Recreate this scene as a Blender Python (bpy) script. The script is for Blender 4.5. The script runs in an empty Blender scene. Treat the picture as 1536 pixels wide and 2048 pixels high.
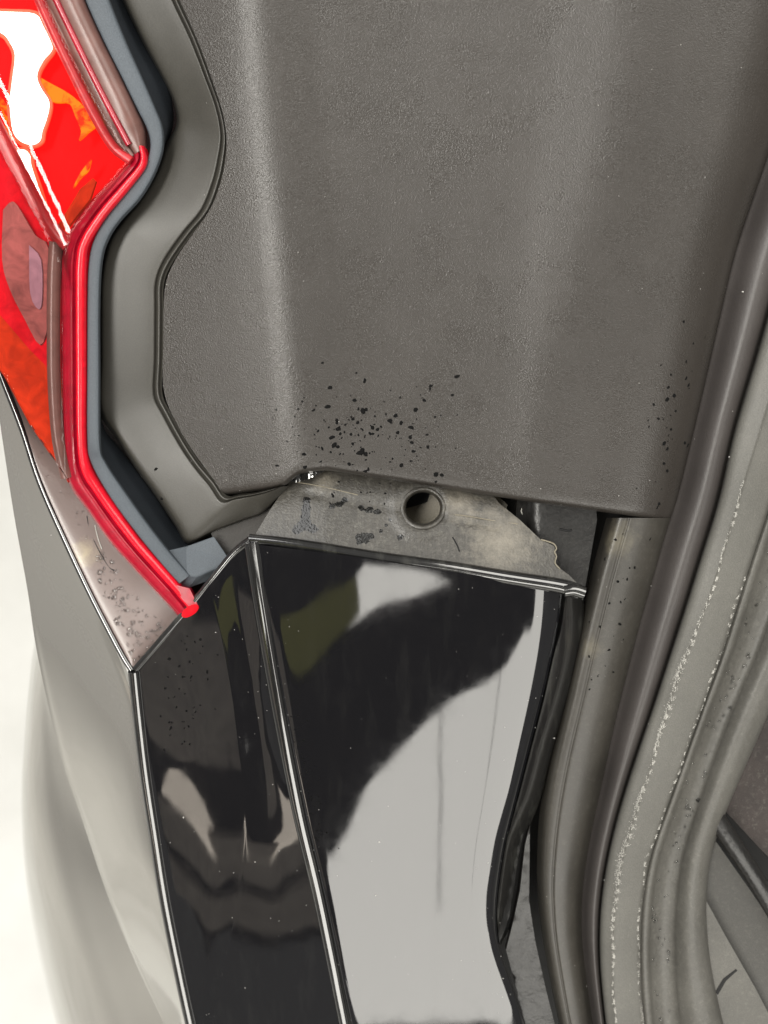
import bpy, bmesh, math, random
import numpy as np
from mathutils import Vector, Matrix
from mathutils.geometry import delaunay_2d_cdt
random.seed(4); rng = np.random.default_rng(7)
sc = bpy.context.scene

# ------------------------------------------------------------------ frame of the close-up
# The corner of the car is modelled in a working frame: x right, y up the slope, z away from the metal,
# one unit = U metres; D is the distance of the lens from the datum plane. The frame stands 0.8 m above the floor.
U = 0.00017
D = 1900.0
PITCH = math.radians(58)
X0, Y0 = 768.0, 1024.0
CTR = np.array([0.0, 0.0, 0.80])
AX = np.array([1.0, 0, 0])
AY = np.array([0, math.sin(PITCH), math.cos(PITCH)])
AZ = np.array([0, -math.cos(PITCH), math.sin(PITCH)])
ROOT = np.array([0.0, 0.05, 0.0])
def L2W(p):                         # working frame -> metres
    p = np.asarray(p, float)
    return CTR + U * (p[..., 0:1] * AX + p[..., 1:2] * AY + p[..., 2:3] * AZ)
def uvz(p):                         # traced outline (u, v) lying at height z -> working frame
    p = np.asarray(p, float)
    k = (D - p[..., 2]) / D
    return np.stack([(p[..., 0] - X0) * k, (Y0 - p[..., 1]) * k, p[..., 2]], -1)
def W(p): return L2W(uvz(p))

# ------------------------------------------------------------------ camera, world, lamps
cam_d = bpy.data.cameras.new('camera'); cam = bpy.data.objects.new('camera', cam_d)
sc.collection.objects.link(cam); sc.camera = cam
cam.location = Vector(L2W([0, 0, D]).ravel())
cam.rotation_euler = Matrix((AX, AY, AZ)).transposed().to_euler()
cam_d.sensor_fit = 'HORIZONTAL'; cam_d.sensor_width = 36
cam_d.lens = 36 * D / 1536
cam_d.clip_start = 0.01; cam_d.clip_end = 60
cam_d.dof.use_dof = True; cam_d.dof.focus_distance = D * U; cam_d.dof.aperture_fstop = 13.0

w = bpy.data.worlds.new('World'); sc.world = w; w.use_nodes = True
bg = w.node_tree.nodes['Background']; bg.inputs[0].default_value = (1.0, 0.97, 0.92, 1); bg.inputs[1].default_value = 0.20
sc.view_settings.view_transform = 'Standard'; sc.view_settings.look = 'None'
sc.view_settings.exposure = 0.0; sc.view_settings.gamma = 1.0

def area(name, loc, target, sx, sy, radiance, col=(1, .97, .9)):
    l = bpy.data.lights.new(name, 'AREA'); l.shape = 'RECTANGLE'; l.size = sx; l.size_y = sy
    l.energy = radiance * math.pi * sx * sy; l.color = col
    o = bpy.data.objects.new(name, l); sc.collection.objects.link(o)
    loc = Vector(L2W(loc).ravel()); tgt = Vector(L2W(target).ravel())
    o.location = loc; o.rotation_euler = (tgt - loc).to_track_quat('-Z', 'Y').to_euler()
    return o
area('soft_light', (2800, -7000, 8600), (1400, -500, 0), 1.9, 1.25, 5.8)
area('strip_light', (-3900, -700, 9000), (0, 0, 0), 0.26, 1.3, 30.0)
area('ceiling_light', (5200, 5200, 9000), (0, 0, 0), 1.2, 1.2, 5.0)
area('work_lamp', (-3500, -5450, 4250), (0, -400, -100), 0.30, 0.075, 3.2, (1, .88, .74))  # added unseen light, mirrored as the brown patch on the corner face
area('floor_light', (-9000, 10000, 12000), (-12000, -2000, -6000), 2.4, 2.4, 4.8, (1, .99, .97))

# ------------------------------------------------------------------ objects
COL = sc.collection
def empty(name, label=None, cat=None, parent=None, loc=None):
    o = bpy.data.objects.new(name, None); COL.objects.link(o); o.empty_display_size = .02
    if parent: o.parent = parent
    elif loc is not None: o.location = Vector(loc)
    if label: o['label'] = label
    if cat: o['category'] = cat
    return o
def mesh(name, V, F, mat, parent=None, smooth=True, sharp=None):
    """V in metres (world)"""
    V = np.asarray(V, float).reshape(-1, 3)
    if parent is not None: V = V - ROOT
    me = bpy.data.meshes.new(name); me.from_pydata(V.tolist(), [], [list(map(int, f)) for f in F]); me.update()
    if smooth:
        me.polygons.foreach_set('use_smooth', [True] * len(me.polygons))
        if sharp: me.set_sharp_from_angle(angle=math.radians(sharp))
    if mat: me.materials.append(mat)
    o = bpy.data.objects.new(name, me); COL.objects.link(o)
    if parent is not None: o.parent = parent
    return o
def cr(P, m):
    """Catmull-Rom through P (K,...) with m samples per span"""
    P = np.asarray(P, float); K = len(P)
    Q = np.concatenate([[2 * P[0] - P[1]], P, [2 * P[-1] - P[-2]]])
    out = []
    for i in range(K - 1):
        p0, p1, p2, p3 = Q[i], Q[i + 1], Q[i + 2], Q[i + 3]
        for j in range(m):
            t = j / m
            out.append(.5 * ((2 * p1) + (-p0 + p2) * t + (2 * p0 - 5 * p1 + 4 * p2 - p3) * t * t + (-p0 + 3 * p1 - 3 * p2 + p3) * t ** 3))
    out.append(P[-1]); return np.array(out)
def gridfaces(n, m, off=0, flip=False):
    F = []
    for i in range(n - 1):
        for j in range(m - 1):
            a = off + i * m + j; f = (a, a + 1, a + m + 1, a + m)
            F.append(f[::-1] if flip else f)
    return F
SURF = {}
def loft(name, rows, mat, parent, mk=2, mr=5, linear=False, skirt=25, noise=None, smooth=True):
    """rows (R,K,3) of u,v,z; a surface with a turned-down edge so that it has thickness"""
    A = np.asarray(rows, float)
    A = np.stack([cr(r, mk) for r in A])               # along
    B = A if linear else cr(A, mr)                     # across
    if noise is not None: B = B.copy(); B[..., 2] += noise(B[..., 0], B[..., 1])
    SURF[name] = B
    n, m = B.shape[:2]
    V = list(W(B).reshape(-1, 3)); F = gridfaces(n, m)
    if skirt:
        ring = [(0, j) for j in range(m)] + [(i, m - 1) for i in range(1, n)] + [(n - 1, j) for j in range(m - 2, -1, -1)] + [(i, 0) for i in range(n - 2, 0, -1)]
        base = len(V); L = uvz(B)
        for (i, j) in ring:
            q = L[i, j].copy(); q[2] -= skirt; V.append(L2W(q))
        for k in range(len(ring)):
            a, b = ring[k], ring[(k + 1) % len(ring)]
            F.append((a[0] * m + a[1], base + k, base + (k + 1) % len(ring), b[0] * m + b[1]))
    return mesh(name, V, F, mat, parent, smooth=smooth, sharp=55)
def inside(poly, x, y):
    poly = np.asarray(poly); c = np.zeros(np.shape(x), bool); j = len(poly) - 1
    for i in range(len(poly)):
        xi, yi = poly[i][:2]; xj, yj = poly[j][:2]
        if yi != yj:
            c ^= ((yi > y) != (yj > y)) & (x < (xj - xi) * (y - yi) / (yj - yi) + xi)
        j = i
    return c
def dense(poly, step, closed=True):
    out = []; n = len(poly)
    for i in range(n if closed else n - 1):
        a = np.array(poly[i][:2], float); b = np.array(poly[(i + 1) % n][:2], float)
        k = max(1, int(np.linalg.norm(b - a) / step))
        for t in range(k): out.append(a + (b - a) * t / k)
    if not closed: out.append(np.array(poly[-1][:2], float))
    return np.array(out)
def patch(name, outline, zf, mat, parent, step=14, holes=(), skirt=20, sharp=50, rim=0):
    """a sheet with a traced outline, real relief z = zf(u, v) and turned-down edges"""
    ol = dense(outline, step)
    loops = [ol] + [dense(h, step * .6) for h in holes]
    pts = []; edges = []
    for lp in loops:
        b = len(pts); pts += [Vector(p) for p in lp]
        edges += [(b + i, b + (i + 1) % len(lp)) for i in range(len(lp))]
    nb = len(pts)
    x0, y0 = ol.min(0); x1, y1 = ol.max(0)
    gx, gy = np.meshgrid(np.arange(x0 + step / 2, x1, step), np.arange(y0 + step / 2, y1, step))
    gx = gx.ravel() + rng.uniform(-.15, .15, gx.size) * step; gy = gy.ravel() + rng.uniform(-.15, .15, gy.size) * step
    ok = inside(ol, gx, gy)
    for h in loops[1:]: ok &= ~inside(h, gx, gy)
    allb = np.concatenate(loops)
    for x, y in zip(gx[ok], gy[ok]):
        if np.min((allb[:, 0] - x) ** 2 + (allb[:, 1] - y) ** 2) > (step * .45) ** 2: pts.append(Vector((x, y)))
    vs, es, fs, *_ = delaunay_2d_cdt(pts, edges, [], 0, 1e-6)
    vs = np.array([(v.x, v.y) for v in vs])
    F = []
    for f in fs:
        c = vs[list(f)].mean(0)
        if inside(ol, c[0], c[1]) and not any(inside(h, c[0], c[1]) for h in loops[1:]): F.append(tuple(f))
    z = np.array([zf(x, y) for x, y in vs])
    P = np.concatenate([vs, z[:, None]], 1)
    V = list(W(P)); Lp = uvz(P); out = []
    for f in F:                                         # face the lens
        a, b, c = [Lp[i] for i in f[:3]]
        out.append(f if np.cross(b - a, c - a)[2] > 0 else f[::-1])
    ec = {}
    for f in out:
        for i in range(len(f)):
            e = (f[i], f[(i + 1) % len(f)]); ec[e] = 1
    low = {}
    if skirt:
        for (a, b) in list(ec):
            if (b, a) not in ec:
                for q in (a, b):
                    if q not in low:
                        g = Lp[q].copy(); g[2] -= skirt; low[q] = len(V); V.append(L2W(g))
                out.append((b, a, low[a], low[b]))
    SURF[name] = P
    return mesh(name, V, out, mat, parent, sharp=sharp)
def tube(name, path, r, mat, parent, m=3, n=10, flat=1.0, cap=True, r1=None):
    """rolled edge or cord along (u, v, z)"""
    P = uvz(cr(path, m)); K = len(P); V = []; F = []
    for i in range(K):
        t = P[min(i + 1, K - 1)] - P[max(i - 1, 0)]; t /= np.linalg.norm(t)
        a = np.cross(t, [0, 0, 1.0]); a /= np.linalg.norm(a); b = np.cross(a, t)
        rr = r if r1 is None else r + (r1 - r) * i / (K - 1)
        for j in range(n):
            an = 2 * math.pi * j / n
            V.append(L2W(P[i] + rr * (math.cos(an) * a + flat * math.sin(an) * b)))
    for i in range(K - 1):
        for j in range(n): F.append((i * n + j, i * n + (j + 1) % n, (i + 1) * n + (j + 1) % n, (i + 1) * n + j))
    if cap:
        F.append(tuple(range(n))[::-1]); F.append(tuple((K - 1) * n + j for j in range(n)))
    return mesh(name, V, F, mat, parent, sharp=60)
def ip(pts, v):                                          # u at v along traced points (u, v)
    pts = np.asarray(pts, float); vs = pts[:, 1]; us = pts[:, 0]
    v = np.asarray(v, float)
    r = np.interp(v, vs, us)
    r = np.where(v < vs[0], us[0] + (v - vs[0]) * (us[1] - us[0]) / (vs[1] - vs[0]), r)
    return np.where(v > vs[-1], us[-1] + (v - vs[-1]) * (us[-1] - us[-2]) / (vs[-1] - vs[-2]), r)
def smooth1(a, k=2):
    for _ in range(k):
        b = a.copy(); b[1:-1] = (a[:-2] + 2 * a[1:-1] + a[2:]) / 4; a = b
    return a
def zb(v):                                               # lie of the car body
    v = np.asarray(v, float)
    return np.where(v < 1000, .20 * (1000 - v), -.20 * (v - 1000))

# ------------------------------------------------------------------ materials
def nodes(name):
    m = bpy.data.materials.new(name); m.use_nodes = True; nt = m.node_tree
    b = nt.nodes['Principled BSDF']
    return m, nt, b
def tc(nt, scale=1.0, sc3=None):
    t = nt.nodes.new('ShaderNodeTexCoord'); mp = nt.nodes.new('ShaderNodeMapping')
    s = scale / U
    mp.inputs['Scale'].default_value = (s, s, s) if sc3 is None else tuple(s * k for k in sc3)
    nt.links.new(t.outputs['Object'], mp.inputs[0]); return mp.outputs[0]
def noise(nt, co, scale, detail=3, rough=.55, dist=0):
    n = nt.nodes.new('ShaderNodeTexNoise'); n.inputs['Scale'].default_value = scale
    n.inputs['Detail'].default_value = detail; n.inputs['Roughness'].default_value = rough
    n.inputs['Distortion'].default_value = dist
    nt.links.new(co, n.inputs['Vector']); return n.outputs['Fac']
def ramp(nt, f, stops):
    r = nt.nodes.new('ShaderNodeValToRGB'); e = r.color_ramp.elements
    while len(e) < len(stops): e.new(.5)
    for i, (p, c) in enumerate(stops):
        e[i].position = p; e[i].color = (*c, 1) if not isinstance(c, (int, float)) else (c, c, c, 1)
    nt.links.new(f, r.inputs[0]); return r.outputs[0]
def bump(nt, b, hs):
    """hs = [(height socket, strength, distance px)]"""
    prev = None
    for h, st, d in hs:
        n = nt.nodes.new('ShaderNodeBump'); n.inputs['Strength'].default_value = st; n.inputs['Distance'].default_value = d * U
        nt.links.new(h, n.inputs['Height'])
        if prev: nt.links.new(prev, n.inputs['Normal'])
        prev = n.outputs[0]
    nt.links.new(prev, b.inputs['Normal'])
    if 'Coat Normal' in b.inputs: nt.links.new(prev, b.inputs['Coat Normal'])
def mixc(nt, f, a, c):
    n = nt.nodes.new('ShaderNodeMix'); n.data_type = 'RGBA'
    for s, k in ((f, 0), (a, 6), (c, 7)):
        if isinstance(s, (int, float)): n.inputs[k].default_value = s
        elif isinstance(s, tuple): n.inputs[k].default_value = (*s, 1)
        else: nt.links.new(s, n.inputs[k])
    return n.outputs[2]
def setp(b, base=None, rough=None, ior=None, metal=None, spec=None, coat=None, coatr=None):
    if base is not None: b.inputs['Base Color'].default_value = (*base, 1)
    if rough is not None: b.inputs['Roughness'].default_value = rough
    if ior is not None: b.inputs['IOR'].default_value = ior
    if metal is not None: b.inputs['Metallic'].default_value = metal
    if spec is not None: b.inputs['Specular IOR Level'].default_value = spec
    if coat is not None: b.inputs['Coat Weight'].default_value = coat
    if coatr is not None: b.inputs['Coat Roughness'].default_value = coatr

def plastic(name, c, rough, grain, gst, vary=.25, dust=0.0, streak=None, ior=1.5):
    m, nt, b = nodes(name); setp(b, c, rough, ior)
    co = tc(nt)
    big = noise(nt, co, .006, 4, .6); fine = noise(nt, co, .5, 2, .6)
    dark = tuple(k * (1 - vary) for k in c); lite = tuple(k * (1 + vary) for k in c)
    col = ramp(nt, big, [(.3, dark), (.7, lite)])
    sp = ramp(nt, fine, [(.35, tuple([.72] * 3)), (.72, tuple([1.3] * 3))])
    mm = nt.nodes.new('ShaderNodeMix'); mm.data_type = 'RGBA'; mm.blend_type = 'MULTIPLY'; mm.inputs[0].default_value = .6
    nt.links.new(col, mm.inputs[6]); nt.links.new(sp, mm.inputs[7]); out = mm.outputs[2]
    if dust:
        d = ramp(nt, noise(nt, co, .09, 8, .8, .4), [(.52, 0.0), (.85, dust)])
        out = mixc(nt, d, out, (.3, .29, .25))
    if streak:
        cs = tc(nt, 1, streak); d = ramp(nt, noise(nt, cs, 1.0, 5, .7), [(.45, 0.0), (.8, .5)])
        out = mixc(nt, d, out, tuple(k * 2.6 for k in c))
    nt.links.new(out, b.inputs['Base Color'])
    rr = ramp(nt, noise(nt, co, .012, 5, .6), [(.3, rough - .03), (.7, rough + .04)])
    nt.links.new(rr, b.inputs['Roughness'])
    bump(nt, b, [(noise(nt, co, grain, 2, .5), gst, 2.0)])
    return m
M = {}
M['body'] = plastic('textured_grey_plastic', (.032, .028, .0245), .28, .42, .42, .06)
M['mould'] = plastic('smooth_grey_plastic', (.037, .0345, .029), .40, .3, .06, .08)
M['flange'] = plastic('dusty_grey_paint', (.034, .031, .026), .40, .25, .10, .2, dust=.14)
M['fold'] = plastic('mauve_grey_paint', (.040, .035, .033), .45, .2, .2, .12)
M['seal'] = plastic('green_grey_rubber', (.100, .097, .087), .55, .3, .3, .12, dust=.2)
M['seal_edge'] = plastic('pitted_grey_rubber', (.072, .069, .061), .5, .09, .5, .2, dust=.3)
M['ledge'] = plastic('scuffed_unpainted_plastic', (.036, .033, .028), .36, .22, .45, .3, dust=.42, streak=(.16, .02, .02))
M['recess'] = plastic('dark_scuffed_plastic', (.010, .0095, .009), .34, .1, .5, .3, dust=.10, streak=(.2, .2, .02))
M['filler'] = plastic('dark_brown_filler', (.018, .015, .012), .6, .2, .3, .3)
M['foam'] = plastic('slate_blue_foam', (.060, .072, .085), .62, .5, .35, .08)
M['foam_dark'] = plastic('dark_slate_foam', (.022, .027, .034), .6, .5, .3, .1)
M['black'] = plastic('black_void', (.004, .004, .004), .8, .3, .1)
M['chalk'] = plastic('chalky_residue', (.38, .37, .34), .8, .3, .8, .2)
M['trim'] = plastic('interior_trim', (.05, .048, .043), .6, .25, .3, .2, dust=.2)
M['trim_lite'] = plastic('pale_interior_trim', (.075, .072, .064), .55, .2, .3, .25, dust=.3)
M['carpet'] = plastic('brown_carpet', (.030, .024, .022), .85, .12, .9, .5, dust=.3)
M['tan'] = plastic('tan_bracket', (.17, .15, .11), .5, .2, .3, .2)

def gloss(name, c, ior, rough=.035, wob=.02, dust=.0, coat=0):
    m, nt, b = nodes(name); setp(b, c, rough, ior, coat=coat, coatr=.03)
    co = tc(nt)
    bump(nt, b, [(noise(nt, co, .009, 1, .4), wob, 16.0)])
    if dust:
        d = ramp(nt, noise(nt, tc(nt, 1, (.03, .006, .006)), 1.0, 5, .7), [(.52, 0.0), (.8, dust)])
        nt.links.new(mixc(nt, d, c, (.25, .25, .22)), b.inputs['Base Color'])
        rr = ramp(nt, noise(nt, co, .02, 5, .7), [(.4, rough), (.75, rough + .05)])
        nt.links.new(rr, b.inputs['Roughness'])
    return m
M['piano'] = gloss('gloss_black_bumper', (.006, .006, .007), 1.75, .03, .014, .02)
M['piano_edge'] = gloss('gloss_black_rolled_edge', (.010, .010, .010), 2.1, .07, .06, .2)
M['wet'] = gloss('wet_grey_plastic', (.15, .115, .105), 1.5, .27, .05)
def paint():
    m, nt, b = nodes('grey_beige_paint'); setp(b, (.40, .39, .36), .08, 1.5, metal=.7, coat=1, coatr=.04)
    co = tc(nt); bump(nt, b, [(noise(nt, co, .6, 2, .5), .04, .5)])
    fl = ramp(nt, noise(nt, co, .9, 2, .6), [(.3, (.39, .375, .345)), (.7, (.45, .435, .405))])
    nt.links.new(fl, b.inputs['Base Color']); return m
M['paint'] = paint()
def redm(name, c, emit=0, rough=.08, ior=1.55, ec=None, bumps=.1, var=.25, coat=.6, spec=.5):
    m, nt, b = nodes(name); setp(b, c, rough, ior, coat=coat, coatr=.05, spec=spec)
    co = tc(nt)
    f = noise(nt, co, .03, 4, .6, 1.0)
    col = ramp(nt, f, [(.25, tuple(k * (1 - var) for k in c)), (.75, tuple(min(1, k * (1 + var)) for k in c))])
    nt.links.new(col, b.inputs['Base Color'])
    if emit:
        e = ec or c
        nt.links.new(ramp(nt, f, [(.25, tuple(k * .7 for k in e)), (.75, tuple(min(1, k * 1.1) for k in e))]), b.inputs['Emission Color'])
        b.inputs['Emission Strength'].default_value = emit
    bump(nt, b, [(noise(nt, co, .05, 3, .5), bumps, 6.0)])
    return m
M['red'] = redm('red_lens', (.55, .003, .014), .28, .22, coat=.1, bumps=.05)
M['red_dark'] = redm('deep_red_lens', (.28, .003, .016), .08, .22, coat=.1, bumps=.05)
M['red_hot'] = redm('lit_red_chamber', (.5, .001, .002), .8, .4, ec=(1, .001, .001), bumps=.05, coat=0, spec=.05, var=.35)  # brightness of the chamber put in as emission
M['pink'] = redm('smoky_pink_lens', (.13, .065, .055), 0, .3, var=.2, coat=0, spec=.35, bumps=.02)
M['pink_red'] = redm('pinkish_red_lens', (.38, .02, .025), .2, .3, coat=0, spec=.3, bumps=.02)
M['orange'] = redm('orange_red_lens', (.30, .016, .003), .26, .5, ec=(.75, .045, .004), var=.35, coat=0, spec=.02, bumps=.03)
M['grey_lens'] = redm('clear_grey_lens', (.24, .07, .065), .08, .5, var=.45, coat=0, spec=.05, bumps=.02)
M['lavender'] = redm('lavender_lens', (.26, .14, .18), 0, .5, var=.2, coat=0, spec=.05, bumps=.02)
def emis(name, c, s):
    m, nt, b = nodes(name); setp(b, c, .4); b.inputs['Emission Color'].default_value = (*c, 1); b.inputs['Emission Strength'].default_value = s; return m
M['red_end'] = redm('red_lens_end', (.42, .002, .008), .22, .5, coat=0, spec=.06, bumps=.02)
M['side_red'] = redm('side_red_lens', (.42, .004, .010), .30, .5, coat=0, spec=.02, var=.35, bumps=.03)
M['hot'] = emis('white_hot_lamp', (1, .97, .86), 2.2)  # white glare in the lamp, put in as emission
M['halo'] = redm('soft_red_glow', (.5, .05, .03), 1.0, .4, ec=(1, .13, .05), coat=0, spec=.1, var=.2)  # soft fringe of the glare, put in as emission
M['amber'] = redm('amber_glow', (.2, .02, .001), 1.0, .5, ec=(1, .15, .001), coat=0, spec=.05, var=.3, bumps=.02)  # orange fringe of the glare, put in as emission
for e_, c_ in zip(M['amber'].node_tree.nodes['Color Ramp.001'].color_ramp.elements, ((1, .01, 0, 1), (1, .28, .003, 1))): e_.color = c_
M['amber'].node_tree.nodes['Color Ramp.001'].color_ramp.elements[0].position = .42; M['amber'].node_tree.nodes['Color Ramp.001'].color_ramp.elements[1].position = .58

# ------------------------------------------------------------------ the setting
def floor():
    m, nt, b = nodes('pale_floor'); setp(b, (.62, .61, .57), .35)
    t = nt.nodes.new('ShaderNodeTexCoord')
    f = noise(nt, t.outputs['Object'], 6, 6, .6)
    nt.links.new(ramp(nt, f, [(.3, (.58, .575, .54)), (.7, (.70, .695, .66))]), b.inputs['Base Color'])
    bump(nt, b, [(noise(nt, t.outputs['Object'], 40, 4, .6), .1, 6)])
    n = 9; V = []; S = 7.0
    for i in range(n):
        for j in range(n): V.append((-S + 2 * S * i / (n - 1), -S + 2 * S * j / (n - 1), 0))
    o = mesh('floor', V, gridfaces(n, n, flip=True), m, None); o['kind'] = 'structure'
    o['label'] = 'pale concrete floor seen past the side of the car'
floor()

# ------------------------------------------------------------------ the car
car = empty('car', 'dark grey car corner with red tail lamp, gloss black bumper and grey door seal', 'car', loc=ROOT)
def sub(name, parent=None):
    o = bpy.data.objects.new(name, None); COL.objects.link(o); o.parent = parent or car; return o

G = [(335,-60),(359,0),(395,78),(426,164),(445,219),(455,273),(452,320),(443,365),(422,422),(385,468),(345,525),(328,566),(327,620),(326,717),(324,784),(340,823),(371,881),(400,925),(430,960),(453,991),(480,988),(508,985),(535,979),(562,973)]
O_ = [(222,-60),(244,0),(285,86),(332,172),(349,215),(351,250),(330,290),(308,345),(275,398),(240,441),(215,480),(200,547),(197,620),(197,720),(197,820),(234,881),(273,940),(312,994),(351,1053),(375,1088),(425,1066),(488,1042),(527,1026),(578,972)]
Rg = [(503,-60),(506,0),(515,150),(530,300),(548,450),(562,600),(577,750),(590,880),(600,945)]
c1 = [(1222,1036),(1189,1153),(1153,1307),(1133,1400),(1105,1512),(1090,1590),(1082,1665),(1078,1768),(1087,1870),(1105,1972),(1120,2048),(1134,2110)]
c2 = [(1640,-60),(1600,100),(1560,250),(1516,376),(1473,500),(1440,644),(1403,806),(1354,1010),(1340,1041),(1309,1153),(1279,1256),(1253,1358),(1228,1460),(1207,1563),(1184,1665),(1166,1768),(1163,1870),(1176,1972),(1187,2048),(1197,2110)]
c3 = [(1750,-60),(1650,250),(1560,540),(1516,698),(1467,859),(1435,1010),(1404,1102),(1373,1205),(1340,1307),(1307,1410),(1271,1512),(1238,1614),(1213,1716),(1198,1819),(1197,1921),(1210,2048),(1219,2110)]
c4 = [(1840,-60),(1730,250),(1600,600),(1530,830),(1478,1000),(1448,1102),(1417,1205),(1373,1307),(1338,1410),(1309,1512),(1276,1614),(1243,1716),(1228,1819),(1225,1921),(1230,2048),(1236,2110)]
c5 = [(1900,-60),(1790,250),(1660,600),(1590,830),(1540,1000),(1505,1102),(1473,1205),(1442,1307),(1404,1410),(1368,1512),(1332,1614),(1294,1716),(1279,1819),(1276,1921),(1284,2048),(1293,2110)]
c6 = [(1960,-60),(1850,250),(1725,600),(1660,830),(1615,1000),(1580,1102),(1545,1205),(1510,1307),(1463,1410),(1425,1512),(1391,1614),(1358,1716),(1346,1819),(1343,1921),(1350,2048),(1362,2110)]
c7 = [(2060,-60),(1950,250),(1830,600),(1760,830),(1710,1000),(1670,1102),(1630,1205),(1590,1307),(1545,1410),(1497,1520),(1455,1614),(1418,1716),(1412,1819),(1420,1921),(1447,2048),(1466,2110)]

# --- body shell: textured pillar panel, smooth moulding, flange, fold
body = sub('body')
def vb(u): return float(np.interp(u, [453, 560, 600, 650, 800, 1040, 1345], [991, 975, 946, 939, 962, 1000, 1043]))
Rv = np.linspace(-60, 1100, 80); Ru = smooth1(ip(Rg, Rv), 8)
def ridge(v): return np.interp(v, Rv, Ru) - 4
def relief(u, v):
    """rounded ridge with a slope to the lamp on its left, a shallow hollow and a faint fold on its right"""
    d = np.asarray(u, float) - ridge(v); wd = 36.0
    h = .045 * d - .275 * (np.sqrt(d * d + wd * wd) - wd)
    e = d - 150; h = h + .225 * .5 * (e + np.sqrt(e * e + 120 ** 2)) - .225 * .5 * (-150 + math.sqrt(150 ** 2 + 120 ** 2))
    f = np.clip(d / (ip(c2, v) - ridge(v)), 0, 1)
    fx = np.linspace(0, 1, 201); gx = smooth1(np.interp(fx, [0, .4, .54, .66, .72, .78, .84, .9, .95, .98, 1], [0, 0, 4, 17, 20, 13, 12, 8, -8, -28, -46]), 12)
    g = np.interp(f, fx, gx); fade = np.clip((np.asarray(v) - 300) / 600, 0, 1)
    g = g - 10 * fade * np.exp(-((f - .71) / .07) ** 2)
    return h + 12 + g
def panel():
    K = 60; rows = []
    specs = [('G', 0), ('G', 12), ('m', .3), ('m', .55), ('m', .75), ('r', -36), ('r', -18), ('r', 0), ('r', 18), ('r', 36), ('r', 60), ('r', 95), ('r', 140), ('x', .26), ('x', .40),
             ('x', .52), ('x', .60), ('x', .66), ('x', .72), ('x', .78), ('x', .84), ('x', .90), ('x', .95), ('x', .98), ('x', 1.0)]
    for kind, p in specs:
        v0 = -60.0
        def uat(v):
            g = ip(G[:20], v); r = ridge(v); c = ip(c2, v)
            return {'G': g + p, 'm': g + (r - 36 - g) * p, 'r': r + p, 'x': r + (c - r) * p}[kind]
        v1 = 980.0
        for _ in range(20): v1 = vb(float(uat(v1)))
        if kind == 'G': v1 = 991 - p * .2
        t = np.concatenate([np.linspace(0, .985, K - 2), [.995, 1.0]])
        v = v0 + (v1 - v0) * t
        u = smooth1(uat(v), 3)
        z = zb(v) + relief(u, v)
        z[-1] -= 14; z[-2] -= 3
        rows.append(np.stack([u, v, z], 1))
    loft('pillar_panel', rows, M['body'], body, 3, 4, skirt=28)
panel()
def mould():
    o = np.array(O_, float); g = np.array(G, float); rows = []
    for f, off in [(0, -112), (.02, -74), (.05, -54), (.09, -47), (.2, -43), (.45, -38), (.7, -33), (.82, -31), (.86, -31), (.885, -37), (.915, -31), (.945, -30), (.97, -37), (1, -31)]:
        p = o + (g - o) * f
        rows.append(np.concatenate([p, (zb(p[:, 1]) + off + f * (relief(g[:, 0], g[:, 1]) + 31))[:, None]], 1))
    # keep the lower corner crisp: a crease from the outer corner to the inner one
    loft('lamp_surround_moulding', rows, M['mould'], body, 4, 3, skirt=20)
mould()
def flange():
    K = 40; v = np.linspace(1036, 2110, K)
    a = ip(c1, v); b = ip(c2, v); rows = []
    for f, off in [(0, -62), (.04, -44), (.12, -30), (.24, -26), (.30, -28), (.36, -25), (.6, -30), (.8, -42), (.93, -58), (1, -66)]:
        u = smooth1(a + (b - a) * f, 2); rows.append(np.stack([u, v, zb(v) + off], 1))
    loft('lower_flange', rows, M['flange'], body, 2, 4, skirt=40)
    K = 60; v = np.linspace(-60, 2110, K); a = ip(c2, v) - 1; b = ip(c3, v); rows = []
    for f, off in [(0, -60), (.12, -48), (.35, -18), (.6, -4), (.8, -6), (.93, -18), (1.02, -45)]:
        u = smooth1(a + (b - a) * f, 2); rows.append(np.stack([u, v, smooth1(zb(v), 6) + off], 1))
    loft('folded_lip', rows, M['fold'], body, 2, 4, skirt=20)
flange()
# --- rubber weatherstrip
seal = sub('weatherstrip')
def strip(name, prof, mat, v0=-60, K=60):
    v = np.linspace(v0, 2110, K); rows = []
    for f, off in prof:
        i = int(f); fr = f - i; cs = [c3, c4, c5, c6, c7]
        a = ip(cs[i], v); b = ip(cs[min(i + 1, 4)], v)
        rows.append(np.stack([smooth1(a + (b - a) * fr, 2), v, smooth1(zb(v), 6) + off], 1))
    return loft(name, rows, mat, seal, 2, 4, skirt=20)
strip('sealing_lip', [(.04, -42), (.10, -10), (.3, 4), (.7, 14), (.95, 20), (1.0, 22), (1.05, 20), (1.4, 15), (1.8, 7), (1.97, 2), (2.03, -6), (2.1, -22)], M['seal'])
strip('pitted_channel', [(2.04, -14), (2.14, -4), (2.28, -6), (2.4, -18), (2.7, -30), (2.98, -26), (3.1, -16)], M['seal_edge'])
strip('inner_bulb', [(3.02, -30), (3.12, -12), (3.35, 8), (3.6, 12), (3.85, 2), (3.96, -18), (4.0, -50)], M['seal_edge'])

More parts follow.
